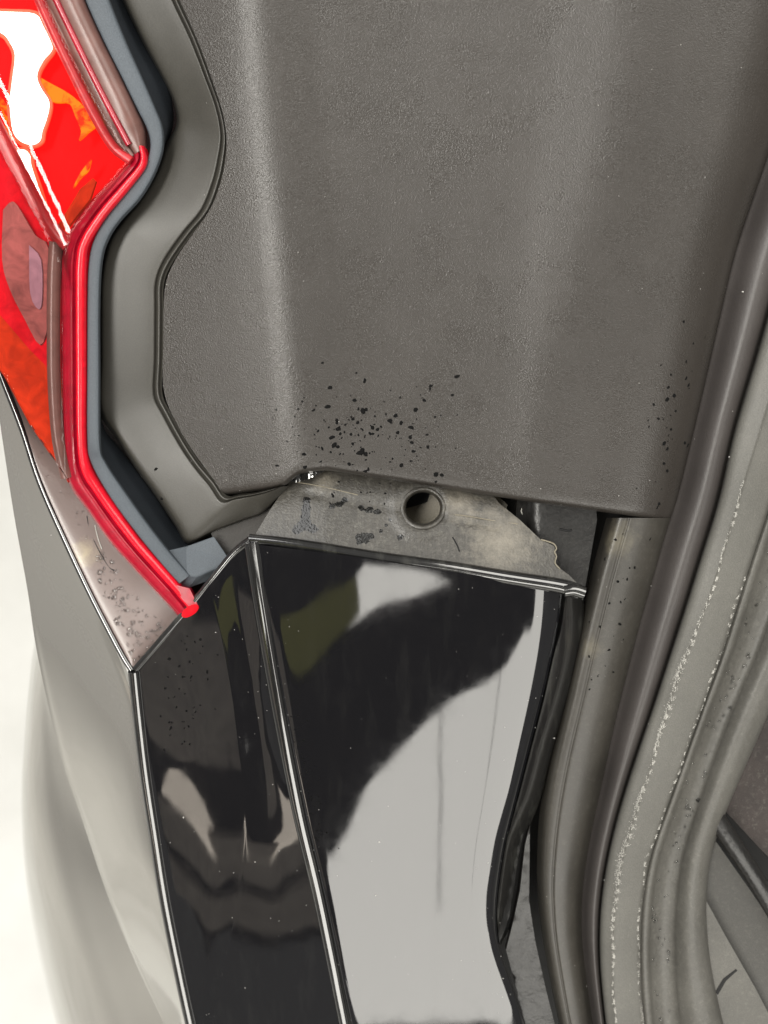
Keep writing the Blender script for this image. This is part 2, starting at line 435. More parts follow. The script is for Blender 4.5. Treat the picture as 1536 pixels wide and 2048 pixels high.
# --- boot interior, seen past the seal
interior = sub('interior_trim')
patch('carpet', [(1400,1350),(1640,1150),(1640,1760),(1560,1740),(1430,1600)], lambda x, y: -190 - .2 * (y - 1500) + 6 * math.sin(x * .05) * math.sin(y * .04), M['carpet'], interior)
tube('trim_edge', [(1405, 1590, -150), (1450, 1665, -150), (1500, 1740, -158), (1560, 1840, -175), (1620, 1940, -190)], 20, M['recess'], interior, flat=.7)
patch('side_trim', [(1395,1600),(1430,1680),(1500,1780),(1600,1930),(1600,2110),(1560,2110),(1500,1960),(1390,1800)], lambda x, y: -215 - .25 * (y - 1700) + .12 * (x - 1400), M['trim'], interior)
patch('sill_trim', [(1390,1760),(1450,1870),(1510,1975),(1580,2110),(1400,2110)], lambda x, y: -190 - .2 * (y - 1800) - .1 * (x - 1400), M['trim_lite'], interior)
patch('sill_notch', [(1430,1985),(1446,1958),(1472,1938),(1475,1941),(1452,1962),(1436,1990)], lambda x, y: -190 - .2 * (y - 1800) - .1 * (x - 1400) + .8, M['black'], interior, skirt=2)

# --- bumper
bumper = sub('bumper')
FB_L = [(512,1088),(528,1200),(552,1330),(580,1480),(612,1640),(650,1800),(702,2048),(714,2110)]
FB_R = [(1124,1184),(1120,1230),(1108,1300),(1090,1380),(1062,1490),(1034,1600),(1008,1700),(994,1800),(993,1870),(1008,1920),(1034,1990),(1052,2048),(1064,2110)]
def topB(u): return float(np.interp(u, [490, 700, 900, 1140, 1175], [1086, 1112, 1143, 1178, 1188]))
def zB(u, v):
    u = np.asarray(u, float); v = np.asarray(v, float)
    t = (v - 1150) / 900
    return 8 - 170 * t - 40 * t * t - 16 * ((u - 830) / 320) ** 2
def facetB():
    K = 50; rows = []
    for f, off in [(0, -4), (.02, 0), (.1, 0), (.3, 0), (.5, 0), (.7, 0), (.84, 0), (.90, -2), (.945, -6), (.98, -13), (1.0, -21)]:
        v0 = 1180.0
        for _ in range(12): v0 = topB(float(ip(FB_L, v0) * (1 - f) + ip(FB_R, v0) * f))
        v = v0 + (2110 - v0) * np.linspace(0, 1, K)
        u = smooth1(ip(FB_L, v) * (1 - f) + ip(FB_R, v) * f, 3)
        rows.append(np.stack([u, v, zB(u, v) + off], 1))
    loft('rear_face', rows, M['piano'], bumper, 3, 4, skirt=20)
facetB()
def zL(u, v):
    f = (v - np.interp(u, [500, 650, 1000, 1180], [960, 935, 990, 1130])) / 190
    d = math.hypot(u - 846, v - 1015)
    return -58 + 62 * max(0, min(1.15, f)) + 5 * math.exp(-((d - 54) / 12) ** 2) - 4 * math.exp(-((v - (985 + .17 * (u - 600))) / 5) ** 2) * (600 < u < 1000)
def stains(m, spots, col, amount, lo, hi, ns):
    nt = m.node_tree; b = nt.nodes['Principled BSDF']; t = nt.nodes.new('ShaderNodeTexCoord'); co = tc(nt)
    src = b.inputs['Base Color'].links[0].from_socket; cur = None
    for (u, v, z, r) in spots:
        d = nt.nodes.new('ShaderNodeVectorMath'); d.operation = 'DISTANCE'; d.inputs[1].default_value = tuple(W([u, v, zL(u, v)]) - ROOT)
        nt.links.new(t.outputs['Object'], d.inputs[0])
        f = nt.nodes.new('ShaderNodeMath'); f.operation = 'DIVIDE'; f.inputs[1].default_value = r * U; nt.links.new(d.outputs['Value'], f.inputs[0])
        if cur is None: cur = f.outputs[0]
        else:
            mn = nt.nodes.new('ShaderNodeMath'); mn.operation = 'SMOOTH_MIN'; mn.inputs[2].default_value = .5
            nt.links.new(cur, mn.inputs[0]); nt.links.new(f.outputs[0], mn.inputs[1]); cur = mn.outputs[0]
    a = nt.nodes.new('ShaderNodeMath'); a.operation = 'ADD'; nt.links.new(cur, a.inputs[0]); nt.links.new(noise(nt, co, ns, 4, .6), a.inputs[1])
    k = ramp(nt, a.outputs[0], [(lo, amount), (hi, 0.0)])
    nt.links.new(mixc(nt, k, src, col), b.inputs['Base Color'])
    nt.links.new(mixc(nt, k, b.inputs['Roughness'].links[0].from_socket, (.12, .12, .12)), b.inputs['Roughness'])
def wear(m, spots, col, amount, lo=.45, hi=1.0, ns=.05):
    if lo > .5: return stains(m, spots, col, amount, lo, hi, ns)
    nt = m.node_tree; b = nt.nodes['Principled BSDF']; t = nt.nodes.new('ShaderNodeTexCoord'); co = tc(nt)
    src = b.inputs['Base Color'].links[0].from_socket if b.inputs['Base Color'].links else tuple(b.inputs['Base Color'].default_value)[:3]
    for (u, v, z, r) in spots:
        c = W([u, v, z]) - ROOT
        d = nt.nodes.new('ShaderNodeVectorMath'); d.operation = 'DISTANCE'; d.inputs[1].default_value = tuple(c)
        nt.links.new(t.outputs['Object'], d.inputs[0])
        f = nt.nodes.new('ShaderNodeMath'); f.operation = 'DIVIDE'; f.inputs[1].default_value = r * U; nt.links.new(d.outputs['Value'], f.inputs[0])
        n = noise(nt, co, .05, 6, .75); a = nt.nodes.new('ShaderNodeMath'); a.operation = 'ADD'; nt.links.new(f.outputs[0], a.inputs[0]); nt.links.new(n, a.inputs[1])
        src = mixc(nt, ramp(nt, a.outputs[0], [(.45, amount), (1.0, 0.0)]), src, col)
    nt.links.new(src, b.inputs['Base Color'])
wear(M['ledge'], [(1010, 1080, -20, 190), (920, 1010, -50, 90), (650, 965, -55, 60)], (.20, .18, .145), .75)
wear(M['ledge'], [(614,1000,0,15),(613,1015,0,18),(611,1032,0,22),(606,1050,0,26),(625,1056,0,20),(592,1060,0,18),(724,1078,0,26),(740,1072,0,16),(740,1020,0,17),(722,1016,0,14),(756,1024,0,14),(762,1062,0,8),(772,1050,0,8),(780,1040,0,7),(680,1008,0,16),(664,1012,0,12),(690,1000,0,12),(800,1075,0,14)], (.006, .006, .0055), 1.0, .96, 1.12, .09)
wear(M['wet'], [(168, 1110, -95, 75)], (.34, .29, .19), .7)
wear(M['flange'], [(1235, 1080, -50, 90), (1180, 1300, -70, 70)], (.13, .115, .08), .6)
# right return of the bumper: dark flank turning in towards the gap
def flank():
    a = [(1132,1192),(1122,1260),(1108,1310),(1088,1400),(1062,1500),(1036,1600),(1010,1700),(996,1800),(996,1860),(1000,1888)]
    b = [(1166,1194),(1169,1240),(1155,1320),(1132,1410),(1106,1500),(1080,1600),(1052,1680),(1038,1780),(1024,1845),(1004,1890)]
    a = np.array(a, float); b = np.array(b, float); rows = []
    for f, off in [(0, -14), (.15, -22), (.5, -44), (.85, -70), (1, -90)]:
        p = a + (b - a) * f; z = np.array([float(zB(x, y)) for x, y in a]) + off
        rows.append(np.concatenate([p, z[:, None]], 1))
    loft('side_return', rows, M['piano_edge'], bumper, 4, 4, skirt=20)
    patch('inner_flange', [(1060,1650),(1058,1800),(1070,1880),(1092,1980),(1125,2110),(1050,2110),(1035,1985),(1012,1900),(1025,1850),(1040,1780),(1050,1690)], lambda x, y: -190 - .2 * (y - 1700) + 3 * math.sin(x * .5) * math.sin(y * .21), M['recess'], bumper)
flank()
# unpainted top ledge with the clip hole
LED = [(512,1066),(540,1020),(560,990),(578,966),(600,950),(640,934),(760,930),(960,960),(1000,1008),(1040,1040),(1080,1078),(1108,1092),(1113,1108),(1108,1128),(1138,1150),(1172,1184),(1140,1180),(900,1142),(700,1112),(520,1082)]
hole = [(846 + 38 * math.cos(a), 1016 + 35 * math.sin(a)) for a in np.linspace(0, 2 * math.pi, 28, endpoint=False)]
patch('top_ledge', LED, zL, M['ledge'], bumper, step=9, holes=[hole], skirt=14)
def collar():
    V = []; F = []; n = 32
    rings = [(45, 42, 4, 0), (41, 38, 7, 0), (38, 35, 3, 0), (36, 33, -8, 0), (34, 31, -80, 0)]
    for rx, ry, dz, dy in rings:
        for a in np.linspace(0, 2 * math.pi, n, endpoint=False):
            V.append(W([846 + rx * math.cos(a), 1016 + dy + ry * math.sin(a), zL(846, 1016 + ry * math.sin(a)) + dz]))
    for r in range(len(rings) - 1):
        for j in range(n): F.append((r * n + j, (r + 1) * n + j, (r + 1) * n + (j + 1) % n, r * n + (j + 1) % n))
    mesh('clip_hole_collar', V, F, M['ledge'], bumper)
collar()
patch('mounting_bracket', [(800,960),(990,985),(1015,1010),(1010,1045),(980,1060),(800,1060)], lambda x, y: -165 + .3 * (x - 850), M['tan'], bumper)
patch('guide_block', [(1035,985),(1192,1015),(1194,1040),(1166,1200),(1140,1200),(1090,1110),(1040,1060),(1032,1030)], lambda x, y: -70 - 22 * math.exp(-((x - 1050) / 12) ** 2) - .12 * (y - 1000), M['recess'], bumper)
# rolled bright edges
def edge(name, pts, zf, r, mat='piano_edge', **k):
    return tube(name, [(x, y, zf(x, y)) for x, y in pts], r, M[mat], bumper, **k)
edge('top_rolled_edge', [(498,1078),(560,1084),(640,1096),(760,1116),(900,1136),(1020,1156),(1120,1172),(1158,1184)], lambda x, y: 2 - .01 * x, 10, m=6, r1=16)
edge('corner_roll', [(1128,1182),(1148,1180),(1168,1186)], lambda x, y: 0, 13, m=4)
EA = [(268,1342),(276,1420),(290,1540),(308,1660),(330,1800),(362,1960),(384,2060),(394,2110)]
zEA = lambda x, y: -85 - .27 * (y - 1340)
edge('corner_rolled_edge', EA, zEA, 13, m=6)
TA = [(272,1338),(300,1306),(345,1254),(390,1202),(432,1150),(470,1104),(500,1080)]
zTA = lambda x, y: -85 + 87 * min(1, (x - 270) / 230)
edge('upper_rolled_edge', TA, zTA, 8, m=6)
CA = [(503,1084),(518,1190),(541,1330),(568,1480),(600,1640),(638,1800),(688,2048),(700,2110)]
zCA = lambda x, y: float(zB(x, y)) - 2
edge('crease_rolled_edge', CA, zCA, 16, m=8, flat=.6, r1=10)
def facetA():
    K = 44; rows = []
    a1 = [(420,1160),(452,1290),(476,1420),(492,1560),(496,1700),(482,1810),(450,1930),(440,2048),(440,2110)]
    specs = [(0, 0, 0), (0, .06, 4), (0, .5, 6), (0, .92, 0), (1, 0, -2), (1, .25, -8), (1, .5, -12), (1, .75, -9), (1, 1, -3)]
    for seg, f, off in specs:
        def uat(v):
            e = ip(EA, v) + 6; m_ = ip(a1, v); c = ip(CA, v) - 4
            return e + (m_ - e) * f if seg == 0 else m_ + (c - m_) * f
        def top(u): return float(np.interp(u, [270, 300, 345, 390, 432, 470, 500], [1344, 1308, 1256, 1204, 1152, 1106, 1084]))
        v0 = 1250.0
        for _ in range(25): v0 = .5 * v0 + .5 * top(float(uat(v0)))
        v = v0 + (2110 - v0) * np.linspace(0, 1, K); u = smooth1(uat(v), 3)
        tt = np.clip((u - ip(EA, v)) / (ip(CA, v) - ip(EA, v)), 0, 1)
        za = -85 - .27 * (v - 1340); zc = zB(ip(CA, v), v)
        rows.append(np.stack([u, v, za + (zc - za) * tt + off * np.clip((v - v0) / 260, .08, 1) * (np.interp(v, [1500, 1680], [1, .25]) if seg == 1 else 1)], 1))
    loft('corner_face', rows, M['piano'], bumper, 3, 5, skirt=20)
facetA()
# wet ledge under the lamp
E1 = [(-20,690),(8,765),(45,860),(80,965),(135,1090),(190,1205),(244,1308),(264,1340)]
zE1 = lambda x, y: -95 + 10 * min(1, max(0, (y - 700) / 640))
def sideledge():
    a = np.array(E1, float)
    b = np.array([(10,690),(30,775),(75,870),(140,955),(225,1075),(305,1165),(372,1222),(282,1330)], float)
    rows = []
    for f, off in [(0, -8), (.08, 0), (.5, -6), (1, -16)]:
        p = a + (b - a) * f
        rows.append(np.concatenate([p, np.array([zE1(x, y) + off for x, y in p])[:, None]], 1))
    loft('lamp_shelf', rows, M['wet'], bumper, 5, 5, skirt=20)
    edge('shelf_rolled_edge', E1, lambda x, y: zE1(x, y) - 3, 7, m=6)
sideledge()
# painted quarter: upper skin and the lower bulge
Cz = [(-25,690),(-10,780),(8,900),(28,1030),(55,1180),(75,1310),(118,1500),(168,1650),(215,1790),(268,1920),(328,2048),(356,2110)]
EE = [(-22,690),(6,770),(32,830),(72,950),(128,1080),(212,1252),(266,1400),(286,1530),(306,1660),(328,1800),(360,1960),(390,2110)]
def quarter():
    a = np.array(Cz, float); b = np.array(EE, float); rows = []
    ze = np.array([zE1(x, y) if y < 1340 else zEA(x, y) for x, y in b])
    for f, off in [(0, -300), (.03, -288), (.1, -255), (.3, -178), (.5, -112), (.7, -58), (.85, -26), (.95, -10), (1.0, -4)]:
        p = a + (b - a) * f; wdt = np.maximum(np.clip((b[:, 0] - a[:, 0]) / 190, .05, 1), np.interp(b[:, 1], [1500, 1700], [0, .75])) * np.interp(b[:, 1], [1330, 1520], [.42, 1.0])
        rows.append(np.concatenate([p, (ze + off * wdt)[:, None]], 1))
    loft('quarter_skin', rows, M['paint'], body, 5, 6, skirt=20)
    s = np.array([(62,1190),(70,1260),(60,1340),(47,1470),(42,1590),(50,1740),(74,1890),(112,2048),(130,2110)], float)
    t = np.array([(75,1230),(92,1320),(116,1420),(146,1550),(190,1680),(235,1800),(285,1920),(345,2048),(372,2110)], float)
    rows = []
    for f, off in [(0, -520), (.04, -450), (.15, -370), (.35, -310), (.6, -270), (.85, -235), (1, -215)]:
        p = s + (t - s) * f
        rows.append(np.concatenate([p, (-300 + (off + 300) * np.interp(p[:, 1], [1650, 1850], [.6, 1.1]) - .27 * (p[:, 1] - 1300) - 60)[:, None]], 1))
    loft('wheel_arch_bulge', rows, M['paint'], body, 5, 6, skirt=20)
quarter()

# --- tail lamp
lamp = sub('tail_lamp')
zl = lambda x, y: float(zb(y)) * (1 if y < 1000 else 1.0)
GLp = [(148,-60),(168,0),(203,78),(242,156),(273,219),(291,254),(299,281),(297,309),(283,342),(250,383),(211,434),(187,477),(176,527),(173,600),(173,740),(173,873),(180,924),(219,995),(273,1069),(324,1131),(357,1168)]
GRp = [(198,-60),(219,0),(250,78),(285,156),(312,219),(324,250),(327,281),(323,310),(307,352),(279,398),(240,441),(217,477),(204,520),(199,600),(199,740),(200,886),(211,924),(250,983),(297,1049),(340,1104),(380,1150)]
Wp = [(224,-60),(246,0),(287,86),(333,165),(345,215),(345,250),(334,283),(322,312),(305,352),(277,398),(238,441),(215,477),(202,520),(198,600),(198,740),(203,845),(236,893),(275,945),(314,998),(353,1057),(392,1095)]
def gasket():
    l = np.array(GLp, float); r = np.array(GRp, float); w_ = np.array(Wp, float)
    z0 = zb(l[:, 1]) ; z0 = smooth1(z0, 1)
    st = lambda p, o: np.concatenate([p, (z0 + o)[:, None]], 1)
    rows = [st(l, -40), st(l + (r - l) * .06, -8), st(l + (r - l) * .15, 0), st(l + (r - l) * .85, 0), st(r, -6)]
    loft('foam_gasket', rows, M['foam'], lamp, 5, 3, skirt=6)
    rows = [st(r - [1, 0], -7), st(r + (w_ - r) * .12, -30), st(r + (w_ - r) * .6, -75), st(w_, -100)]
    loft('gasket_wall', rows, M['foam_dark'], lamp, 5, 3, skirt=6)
    # foot of the gasket
    V = []; F = []
    top = [(332,1100,-36), (372,1092,-52), (428,1072,-50), (464,1124,-44), (393,1154,-38), (372,1150,-36), (345,1118,-36)]
    bot = [(x, y, z) for x, y, z in [(332,1125,-60), (372,1120,-80), (425,1085,-80), (454,1148,-66), (378,1175,-60), (352,1168,-60), (335,1140,-60)]]
    n = len(top)
    P = [W(p) for p in top] + [W(p) for p in bot]
    F = [tuple(range(n))[::-1]] + [(i, (i + 1) % n, n + (i + 1) % n, n + i) for i in range(n)]
    o = mesh('gasket_foot', P, F, M['foam'], lamp, smooth=False)
    md = o.modifiers.new('bevel', 'BEVEL'); md.width = 3 * U; md.segments = 3
gasket()
def rim():
    # bright red bar that follows the gasket
    l = np.array([(262,290),(258,318),(222,358),(178,405),(138,462),(122,510),(121,600),(122,740),(126,880),(137,965),(178,1026),(219,1084),(258,1128),(297,1170),(335,1210),(363,1241)], float)
    r = np.array([(290,292),(296,330),(262,378),(214,436),(182,488),(176,527),(175,600),(175,740),(175,873),(183,926),(206,968),(240,1016),(280,1072),(320,1118),(358,1162),(398,1214)], float)
    z0 = zb(l[:, 1])
    st = lambda f, o: np.concatenate([l + (r - l) * f, (z0 + o)[:, None]], 1)
    loft('lens_rim', [st(0, -26), st(.06, -4), st(.2, 4), st(.42, 8), st(.5, 2), st(.56, 9)], M['red_dark'], lamp, 5, 3, skirt=20)
    loft('lens_rim_edge', [st(.55, 6), st(.62, 12), st(.8, 10), st(.93, 2), st(1, -16)], M['red'], lamp, 5, 3, skirt=20)
    e = [(380 + 17 * math.cos(a), 1222 + 11 * math.sin(a) - .45 * 17 * math.cos(a)) for a in np.linspace(0, 2 * math.pi, 26, endpoint=False)]
    patch('rim_end', e, lambda x, y: -30 + 5 * math.exp(-((x - 384) ** 2 + (y - 1222) ** 2) / 150), M['red_end'], lamp, step=5, skirt=34)
    patch('rim_end', [(352,1170),(379,1177),(392,1203),(399,1216),(380,1214),(362,1196)], lambda x, y: -32, M['red_dark'], lamp, step=6, skirt=20)
rim()
# outer shell band between chamber and gasket, with a dark inlaid line
def shell():
    a = np.array([(60,-60),(84,0),(118,70),(155,150),(190,220),(222,285),(256,318)], float)
    b = np.array([(150,-60),(170,0),(205,78),(244,156),(274,219),(290,254),(292,292)], float)
    z0 = zb(a[:, 1]); st = lambda f, o: np.concatenate([a + (b - a) * f, (z0 + o)[:, None]], 1)
    loft('lens_shell', [st(0, -20), st(.1, 6), st(.3, 10), st(.36, 4), st(.42, 10), st(.7, 12), st(.92, 2), st(1, -12)], M['pink'], lamp, 5, 4, skirt=10)
    tube('shell_inlay', [(x, y, float(zb(y)) + 10) for x, y in [(86,-60),(112,0),(148,75),(185,150),(222,222),(258,290)]], 6, M['red_dark'], lamp, m=5)
    tube('chamber_edge', [(x, y, float(zb(y)) + 10) for x, y in [(52,-60),(78,0),(112,75),(150,155),(188,230),(225,292),(262,322)]], 9, M['pink_red'], lamp, m=5)
shell()
zc = lambda x, y: float(zb(y)) - 30 - .15 * x
patch('reflector_chamber', [(-60,-70),(50,-70),(90,30),(160,170),(225,290),(262,322),(215,372),(160,440),(142,480),(110,470),(60,370),(0,255),(-60,150)], zc, M['red_hot'], lamp, step=12)
zd = lambda x, y: float(zb(y)) - 16
def soft(ol): return [tuple(p) for p in cr(np.array(list(ol) + [ol[0]], float), 3)[:-1]]
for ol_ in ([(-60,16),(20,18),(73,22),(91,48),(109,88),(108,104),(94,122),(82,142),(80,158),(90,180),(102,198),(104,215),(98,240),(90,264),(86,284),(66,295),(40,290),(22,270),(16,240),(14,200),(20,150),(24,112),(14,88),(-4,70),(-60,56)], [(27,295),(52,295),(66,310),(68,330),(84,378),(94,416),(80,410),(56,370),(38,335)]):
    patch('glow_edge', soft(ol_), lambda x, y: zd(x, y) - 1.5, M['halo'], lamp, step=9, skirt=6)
patch('light_element', soft([(-60,22),(20,24),(70,28),(85,50),(103,88),(102,102),(88,118),(76,140),(74,158),(84,180),(96,198),(98,215),(92,240),(84,262),(80,280),(66,289),(44,284),(28,268),(22,240),(20,200),(26,150),(30,110),(20,85),(0,64),(-60,50)]), zd, M['hot'], lamp, step=8, skirt=6)  # outline of the white glare laid in as a glowing sheet
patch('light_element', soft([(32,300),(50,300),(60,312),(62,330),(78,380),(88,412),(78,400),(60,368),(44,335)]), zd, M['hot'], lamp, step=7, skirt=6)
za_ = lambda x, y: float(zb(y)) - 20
patch('amber_facet', soft([(76,152),(100,166),(130,182),(152,198),(168,214),(182,240),(190,252),(176,264),(158,280),(162,262),(150,232),(138,206),(110,204),(92,196),(80,176)]), za_, M['amber'], lamp, step=7, skirt=6)  # orange glare laid in as glowing sheets
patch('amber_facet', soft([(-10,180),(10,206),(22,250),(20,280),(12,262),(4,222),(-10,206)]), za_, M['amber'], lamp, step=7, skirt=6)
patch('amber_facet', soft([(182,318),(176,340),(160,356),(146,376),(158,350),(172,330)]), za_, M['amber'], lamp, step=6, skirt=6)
patch('inner_prism', [(160,378),(186,356),(192,362),(180,398),(150,436),(130,462),(116,450),(140,412)], lambda x, y: float(zb(y)) - 14, M['orange'], lamp, step=9, skirt=8)
# diagonal step of the lens
tube('lens_step', [(x, y, float(zb(y)) + 2) for x, y in [(-40,190),(0,268),(40,345),(80,418),(108,462),(136,490)]], 14, M['pink_red'], lamp, m=5, flat=.6)
patch('side_lens', [(-60,250),(-20,260),(20,330),(70,425),(105,470),(126,500),(124,640),(120,760),(60,700),(-60,560)], lambda x, y: float(zb(y)) - 10 + 4 * math.sin(x * .08), M['side_red'], lamp, step=12)
patch('clear_insert', soft([(6,420),(20,405),(34,410),(70,470),(98,500),(96,640),(80,690),(50,640),(20,580),(4,520)]), lambda x, y: float(zb(y)) - 2, M['grey_lens'], lamp, step=9, skirt=8)
patch('clear_insert', soft([(58,490),(82,520),(84,600),(76,618),(60,585)]), lambda x, y: float(zb(y)) + 2, M['lavender'], lamp, step=9, skirt=8)
patch('turn_lens', [(-60,560),(0,620),(60,690),(105,730),(122,760),(126,880),(136,965),(118,930),(60,850),(8,752),(-60,660)], lambda x, y: float(zb(y)) - 14 + .05 * (x - 60), M['orange'], lamp, step=12)
tube('side_rib', [(x, y, float(zb(y)) - 4) for x, y in [(112,484),(108,560),(107,680),(109,780),(117,880),(134,955)]], 13, M['pink'], lamp, m=4)

# --- dark cavity behind everything
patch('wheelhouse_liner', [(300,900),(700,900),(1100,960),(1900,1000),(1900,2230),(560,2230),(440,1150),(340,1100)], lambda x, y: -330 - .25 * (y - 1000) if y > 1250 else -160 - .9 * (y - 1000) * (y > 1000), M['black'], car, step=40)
patch('body_seam_filler', [(420,1060),(500,1030),(545,1000),(585,950),(640,925),(690,945),(640,960),(600,975),(570,1010),(545,1050),(520,1090),(470,1110),(440,1120)], lambda x, y: -72, M['filler'], body, step=12)

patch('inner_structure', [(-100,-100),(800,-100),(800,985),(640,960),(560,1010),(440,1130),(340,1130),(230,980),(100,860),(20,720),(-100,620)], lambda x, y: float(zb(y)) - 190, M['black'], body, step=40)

# --- added unseen sheets, shaped for the dark and pale reflections in the gloss black bumper
blockers = sub('raised_tailgate')
def sheet(name, ol, z, th, mat, holes=()):
    loops = [np.array(ol, float)] + [np.array(h, float) for h in holes]
    pts = []; edges = []
    for lp in loops:
        lp = cr(np.concatenate([lp, lp[:1]]), 4)[:-1] if len(lp) > 6 else lp
        b = len(pts); pts += [Vector(p) for p in lp]; edges += [(b + i, b + (i + 1) % len(lp)) for i in range(len(lp))]
    vs, es, fs, *_ = delaunay_2d_cdt(pts, edges, [], 0, 1e-6)
    P = np.array([(v.x, v.y) for v in vs]); F = []
    for f in fs:
        c = P[list(f)].mean(0)
        if inside(loops[0], *c) and not any(inside(h, *c) for h in loops[1:]): F.append(tuple(f))
    n = len(P); V = [L2W([x, y, z])[0] if False else L2W(np.array([x, y, z], float)) for x, y in P] + [L2W(np.array([x, y, z + th], float)) for x, y in P]
    out = [f[::-1] for f in F] + [tuple(i + n for i in f) for f in F]
    ec = {(f[i], f[(i + 1) % len(f)]) for f in F for i in range(len(f))}
    out += [(a, b, b + n, a + n) for a, b in ec if (b, a) not in ec]
    return mesh(name, V, out, mat, blockers, smooth=False)
HOLE = [(-420,-2120),(-640,-2290),(-1008,-2416),(-1240,-2560),(-1700,-2700),(-1750,-3100),(-1260,-3330),(-944,-3000),(-619,-2800),(-175,-2600),(300,-2500),(784,-2341),(300,-2180)]
sheet('inner_cover', [(-2000,-1960),(-900,-1960),(2700,-1960),(3000,-2300),(3100,-3000),(2600,-3010),(1869,-3063),(1410,-3184),(885,-3361),(525,-3591),(36,-3962),(-417,-4357),(-672,-4815),(-850,-5250),(-1000,-5800),(-1150,-7200),(-5200,-7200),(-5200,-2600)], 4500, 220, M['carpet'], [HOLE])  # unseen dark sheet outlined to give the mirrored arc
def olive():
    m, nt, b = nodes('olive_tinted_glass'); t = nt.nodes.new('ShaderNodeBsdfTranslucent'); t.inputs[0].default_value = (.30, .30, .17, 1)
    nt.links.new(t.outputs[0], nt.nodes['Material Output'].inputs[0]); return m
pale = plastic('pale_grey_trim', (.62, .56, .52), .6, .1, .1)
sheet('trim_pad', [(-5000,-3300),(-2000,-2900),(-1950,-3600),(-2250,-4500),(-3600,-4850),(-5000,-4700)], 4300, 120, pale)  # pale cards added to lighten the reflection in the corner face
sheet('trim_pad', [(-5100,-5950),(-2300,-5500),(-1900,-5900),(-2700,-6300),(-5100,-6500)], 4300, 120, pale)
sheet('trim_pad', [(-5100,-6750),(-2700,-6500),(-1500,-6500),(-2100,-7050),(-5100,-7150)], 4300, 120, pale)
sheet('tinted_window', [(-600,-2240),(-560,-2530),(-541,-2720),(-944,-3040),(-1260,-3380),(-1850,-3150),(-1800,-2640)], 4760, 20, olive())  # unseen sheet added for the olive patch in the reflection

# ------------------------------------------------------------------ small things lying on the car
def zat(names, u, v):
    best = None
    for nme in names:
        B = SURF[nme].reshape(-1, 3); d = (B[:, 0] - u) ** 2 + (B[:, 1] - v) ** 2; i = int(np.argmin(d))
        if best is None or d[i] < best[0]: best = (d[i], B[i, 2], nme)
    return best
def domes(name, spots, mat, hfac=.45, seg=7, irr=.25, parent=None, lift=.3):
    """spots: (u, v, z, r)"""
    V = []; F = []
    for (u, v, z, r) in spots:
        b = len(V); c = uvz(np.array([u, v, z + lift], float)); st = rng.uniform(.7, 1.35); th = rng.uniform(0, 3.14)
        rad = r * (1 + rng.uniform(-irr, irr, seg))
        for (k, h) in ((1, -.6), (.94, .35), (.6, .82)):
            for j in range(seg):
                a = 2 * math.pi * j / seg
                x, y = rad[j] * k * math.cos(a) * st, rad[j] * k * math.sin(a) / st
                V.append(L2W(c + np.array([x * math.cos(th) - y * math.sin(th), x * math.sin(th) + y * math.cos(th), h * hfac * r])))
        V.append(L2W(c + np.array([0, 0, hfac * r])))
        for q in range(2):
            for j in range(seg): F.append((b + q * seg + j, b + q * seg + (j + 1) % seg, b + (q + 1) * seg + (j + 1) % seg, b + (q + 1) * seg + j))
        for j in range(seg): F.append((b + 2 * seg + j, b + 2 * seg + (j + 1) % seg, b + 3 * seg))
    return mesh(name, V, F, mat, parent)
def loose(o, label, cat):
    o['kind'] = 'stuff'; o['label'] = label; o['category'] = cat
def water():
    m, nt, b = nodes('water'); setp(b, (.9, .9, .9), .02, 1.33); b.inputs['Transmission Weight'].default_value = 1
    return m
M['water'] = water()
M['spot'] = gloss('dark_wet_dirt', (.004, .004, .004), 1.15, .7, .02)
M['dust'] = plastic('white_dust', (.36, .35, .33), .8, .3, .1)
M['stain'] = gloss('dark_wet_film', (.008, .008, .007), 1.3, .5, .05)
sp = []
shelf = [(180,1095),(215,1110),(250,1165),(300,1225),(345,1250),(300,1300),(268,1325),(235,1260),(200,1180)]
while len(sp) < 105:
    u, v = rng.uniform(170, 350), rng.uniform(1050, 1330)
    if inside(shelf, u, v) and rng.random() < .35 + (v - 1050) / 400:
        sp.append((u, v, zat(['lamp_shelf'], u, v)[1], rng.choice([2, 2.5, 3, 4, 5.5])))
for _ in range(25):
    u = rng.uniform(60, 210); v = 820 + (u - 50) * 1.7 + rng.uniform(-10, 60); sp.append((u, v, zat(['lamp_shelf'], u, v)[1], rng.uniform(1.2, 2.4)))
loose(domes('water_drops', sp, M['water'], .5, 8), 'clear water drops beaded on the shelf below the red tail lamp', 'water drops')
sp = []
while len(sp) < 190:
    u, v = rng.normal(722, 88), rng.normal(876, 52)
    if 540 < u < 930 and 720 < v < vb(u) - 6 and rng.random() < 1:
        sp.append((u, v, zat(['pillar_panel'], u, v)[1], float(rng.choice([1.2, 1.6, 2.2, 3, 4, 5.2], p=[.28, .24, .2, .14, .09, .05]))))
for u, v, r in [(643,724,4),(915,752,5),(862,772,3.5),(848,800,4),(905,790,3),(1408,672,4),(1385,686,3.5),(872,948,6),(884,950,4),(720,905,7),(668,890,6),(312,938,3.5),(325,996,4),(660,775,4)]:
    nm = 'pillar_panel' if u > 400 else 'lamp_surround_moulding'
    sp.append((u, v, zat([nm], u, v)[1], r))
for _ in range(45):
    v = rng.normal(850, 85); u = 1335 - (v - 850) * .12 + rng.normal(0, 22)
    if v < 1020: sp.append((u, v, zat(['pillar_panel'], u, v)[1], float(rng.choice([1.2, 1.8, 2.8, 4]))))
for _ in range(16):
    u, v = rng.uniform(640, 800), rng.uniform(960, 1010); sp.append((u, v, zL(u, v), rng.uniform(1.2, 3.2)))
